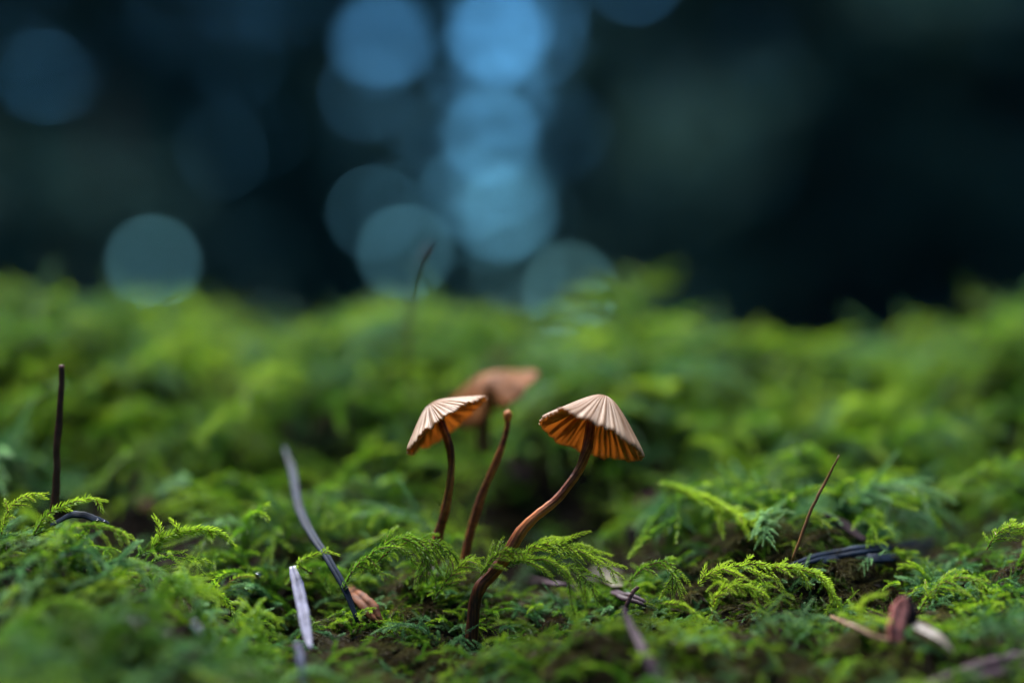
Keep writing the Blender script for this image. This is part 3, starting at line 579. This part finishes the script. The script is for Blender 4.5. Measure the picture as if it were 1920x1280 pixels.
blade('seta', [(806, 460, 203), (795, 476, 203), (784, 492, 203), (776, 520, 203), (770, 560, 203), (765, 620, 203), (764, 760, 203)], [4, 8, 4, 4, 4, 4, 4], M_SETA, 'thin dark moss stalk with slim capsule rising above the bank', 'moss stalk', thick=0.9)
blade('dead_leaf', [(1400, 706, 206), (1450, 692, 209), (1510, 718, 207), (1560, 745, 204)], [16, 46, 50, 16], M_LEAF, 'blurred purplish-brown dead leaf lying on the slope of the bank', 'leaf', thick=0.12, ref=(0, -0.6, 0.8), snap='lie')
blade('fir_needle', [(1185, 950, 183), (1220, 935, 184), (1260, 920, 185)], [8, 18, 8], M_RED, 'blurred small red needle on the slope behind the cone-capped mushroom', 'needle', G, snap='lie')
blade('bud_scale', [(1186, 985, 177), (1184, 1005, 176.5), (1188, 1035, 176)], [14, 17, 8], M_LEAF, 'small pinkish grey bud standing in the moss on the slope', 'bud', G, snap='foot')
blade('bud_scale', [(1105, 1078, 168.5), (1140, 1080, 168), (1158, 1100, 167.5)], [20, 44, 22], M_MEMB, 'thin translucent brown membrane curled above the violet needle fragment', 'bud scale', G, thick=0.08, snap='lie')
blade('fir_needle', [(950, 870, 188), (980, 890, 187), (1000, 915, 186)], [16, 34, 16], M_LEAF, 'blurred grey-violet flake on the slope behind the bare stem', 'flake', G, snap='lie')
blade('bud_scale', [(258, 915, 178), (266, 935, 177.5), (275, 955, 177)], [12, 24, 14], M_RED, 'small orange-red flake in the hollow behind the near moss', 'flake', G, snap='lie')
blade('fir_needle', [(1545, 965, 180), (1580, 985, 179), (1625, 1015, 178)], [10, 22, 12], M_LEAF, 'pale grey needle on the slope above the dark needles', 'needle', G, snap='lie')
blade('fir_needle', [(985, 1082, 169.5), (1030, 1088, 169), (1080, 1094, 168.5)], [6, 12, 6], M_NEEDP, 'slim reddish-violet needle half hidden under moss fronds by the S-bent stem', 'needle', G, snap='lie')
# drops of water
def drop(u, v, d, r, label):
    n, k = 9, 14; th = np.linspace(0.02, math.pi - 0.02, n); a = np.linspace(0, 2 * np.pi, k, endpoint=False)
    V = np.stack([np.sin(th)[:, None] * np.cos(a), np.sin(th)[:, None] * np.sin(a), np.broadcast_to(0.86 * np.cos(th)[:, None], (n, k))], -1).reshape(-1, 3)
    V[:, 2] = np.where(V[:, 2] < 0, V[:, 2] * 0.85, V[:, 2]); V *= r / FPX * d / 1000
    i = np.arange(n - 1)[:, None] * k; j = np.arange(k)[None]; j2 = (j + 1) % k
    F = np.stack([i + j, i + k + j, i + k + j2, i + j2], -1).reshape(-1, 4)
    o = obj('water_drop', mesh_np('water_drop', V, [F, np.array([list(range(k))]), np.array([list(range((n - 1) * k, n * k))[::-1]])], M_WATER, smooth=True)); o.location = P(u, v, d)
    tag(o, label, 'water drop', 'water drops')
drop(184, 977, 167, 6.5, 'clear water drop on the glossy black needle, one of a touching pair')
drop(195, 980, 167, 6, 'clear water drop on the glossy black needle, one of a touching pair')
drop(484, 1080, 164, 7, 'clear water drop hanging on a moss tip by the pale lavender needle')
for u, v, d, r in [(247, 1165, 150, 8), (270, 1160, 151, 7), (365, 1170, 151, 9), (375, 1180, 150, 7), (255, 1175, 149, 7)]:
    drop(u, v, d, r, 'blurred glinting water drop in the near shaded moss')

# ------------------------------------------------------------------ single moss fronds one can pick out
def hero(pts, seed, nbr, blen, label, L=0.00055, droop=0.3, tint=(0.45, 0.95), sp=0.00008, spread=0.95, rstem=0.0001, mat=M_HERO):
    pw = [P(*p) for p in pts]; rng = np.random.default_rng(seed); path = catmull(pw, 44)
    (lv, lf, lt), (sv, sf) = frond(path, rng, nbr, blen, L=L * 1.18, sp=sp * 0.8, droop=droop, spread=spread, rstem=rstem, tint=tint)
    root = thing('moss_frond', label, 'moss frond', pw[0], 'moss fronds standing out from the carpet')
    o = obj('leaves', mesh_np('leaves', lv - pw[0], lf, mat, lt), root); o['kind'] = 'stuff'
    obj('stem', mesh_np('stem', sv - pw[0], sf, M_SETA), root)
hero([(285, 1035, 168), (300, 1012, 168), (335, 998, 168), (380, 992, 168), (415, 1000, 168), (438, 1022, 168)], 1, 2, 0.0012, 'plump bright green moss frond arching like a caterpillar', L=0.0008, tint=(0.6, 1.0), sp=0.00005)
hero([(300, 1010, 168), (298, 985, 168), (288, 966, 168)], 2, 0, 0, 'short upright moss tip behind the caterpillar-like frond, the more slanting of two', L=0.0006, tint=(0.7, 1.0))
hero([(335, 1000, 168), (330, 985, 168), (320, 972, 168)], 3, 0, 0, 'short upright moss tip on the back of the caterpillar-like frond', L=0.0006, tint=(0.7, 1.0))
hero([(60, 1010, 168), (85, 968, 168), (125, 945, 168), (165, 936, 168.5), (198, 938, 169)], 4, 6, 0.0018, 'bright moss frond arching over the glossy black needle', L=0.0007, tint=(0.5, 1.0))
hero([(0, 1010, 168), (15, 960, 168), (45, 930, 168), (90, 925, 168)], 5, 8, 0.0022, 'dense moss frond on top of the mound beside the dark stalk', tint=(0.5, 1.0))
hero([(100, 1040, 165), (120, 1000, 165), (160, 985, 165), (215, 992, 165), (240, 1005, 165)], 6, 10, 0.002, 'frosty green moss frond spreading below the water drop pair', tint=(0.4, 0.9))
hero([(640, 1110, 168), (665, 1065, 168), (700, 1035, 168), (740, 1012, 168.5), (775, 1008, 169), (800, 1035, 168.5), (800, 1085, 168)], 7, 18, 0.0036, 'feathery moss frond arching with hanging side shoots between needle and mushrooms', droop=0.7, L=0.0006, tint=(0.5, 1.0))
hero([(700, 1060, 169), (735, 1030, 169), (790, 1010, 170), (840, 1030, 170), (870, 1070, 170)], 8, 14, 0.003, 'moss frond arching over a dark hollow before the tilted mushroom', droop=0.6, tint=(0.4, 0.9))
hero([(810, 1130, 167), (840, 1085, 167), (870, 1055, 167.5), (905, 1045, 167.5)], 9, 10, 0.0026, 'slender moss frond leaning towards the foot of the S-bent stem', droop=0.3, tint=(0.4, 0.9))
hero([(945, 1062, 168), (985, 1048, 168), (1040, 1055, 168), (1085, 1075, 167.5), (1120, 1110, 167)], 10, 18, 0.0036, 'yellowish feathery moss frond drooping beside the S-bent stem', droop=0.35, tint=(0.55, 1.0))
hero([(960, 1050, 169), (1010, 1020, 169.5), (1060, 1022, 170), (1110, 1045, 170), (1168, 1082, 169)], 11, 16, 0.003, 'long green moss frond reaching out over the thin membrane', droop=0.25, tint=(0.4, 0.95))
hero([(900, 1080, 167), (925, 1045, 167), (955, 1030, 167), (985, 1040, 167)], 12, 12, 0.002, 'small bushy moss frond wrapped round the S-bent stem', tint=(0.5, 1.0))
hero([(1305, 1100, 168), (1330, 1075, 168), (1370, 1062, 168), (1420, 1056, 168.5), (1455, 1062, 168.5), (1500, 1058, 169)], 13, 14, 0.0026, 'long yellow-green moss frond stretching towards the dark needles', droop=0.35, tint=(0.55, 1.0))
hero([(1455, 1062, 168), (1505, 1068, 167.5), (1545, 1085, 167), (1562, 1115, 167), (1560, 1152, 167)], 14, 8, 0.0018, 'moss frond curling down in a hook under the thin brown stalk', L=0.0007, tint=(0.55, 1.0))
hero([(1335, 1150, 166), (1345, 1115, 166), (1375, 1096, 166), (1410, 1102, 166), (1440, 1118, 166)], 15, 10, 0.0016, 'whitish green moss frond bent in a low bow over dark moss', L=0.0006, tint=(0.7, 1.0))
hero([(1180, 1090, 170), (1215, 1060, 170), (1255, 1055, 170), (1268, 1085, 169.5), (1262, 1120, 169)], 16, 10, 0.0026, 'dark green moss frond with one long dangling tip', droop=0.5, tint=(0.35, 0.85))
hero([(1720, 1150, 166), (1755, 1100, 166), (1800, 1082, 166), (1840, 1095, 166), (1862, 1140, 166), (1870, 1190, 165.5)], 17, 16, 0.0034, 'tall moss frond bending over beside the pale curled scale', droop=0.45, tint=(0.5, 1.0))
hero([(1850, 1030, 169), (1870, 1000, 169), (1900, 985, 169), (1950, 988, 169)], 18, 10, 0.0022, 'sunlit moss frond arching on the rise at the far end of the dark needle', tint=(0.5, 1.0))
hero([(1560, 1260, 158), (1600, 1215, 158), (1612, 1165, 158), (1620, 1125, 158), (1660, 1112, 158)], 19, 3, 0.002, 'pale blurred forked moss frond standing before the tan twig', L=0.0007, tint=(0.7, 1.0))
hero([(1238, 1130, 166), (1280, 1135, 165), (1310, 1155, 164.5), (1330, 1165, 164)], 20, 2, 0.001, 'bare pale green moss shoot lying low among brown moss', L=0.0006, tint=(0.8, 1.0))
hero([(1085, 1205, 162), (1110, 1178, 162), (1150, 1166, 162), (1185, 1165, 162)], 21, 3, 0.0014, 'plain green moss shoot bowing towards the purple-brown needle', tint=(0.5, 0.9))
hero([(585, 1075, 167), (560, 1058, 166.5), (575, 1045, 166.5), (610, 1035, 167), (635, 1040, 167)], 22, 3, 0.0012, 'moss shoot curling over the top of the pale lavender needle', tint=(0.5, 1.0))
hero([(30, 1210, 150), (60, 1155, 150), (110, 1128, 150), (165, 1145, 150), (205, 1190, 150)], 23, 6, 0.0016, 'blurred moss frond bent in a wide bow in the near moss', L=0.0008, tint=(0.4, 0.8))
hero([(1880, 1140, 165), (1840, 1180, 164.5), (1800, 1200, 164), (1770, 1250, 163)], 24, 10, 0.003, 'green moss frond sloping down past the pale curled scale', tint=(0.4, 0.9))
hero([(430, 1090, 166), (455, 1080, 165), (490, 1082, 164)], 25, 1, 0.001, 'thin brownish moss shoot carrying a water drop', L=0.0005, tint=(0.3, 0.7))
hero([(1230, 905, 181), (1300, 925, 180), (1370, 960, 178), (1440, 985, 176)], 26, 10, 0.003, 'blurred light green moss frond trailing down the slope', L=0.0008, tint=(0.6, 1.0))
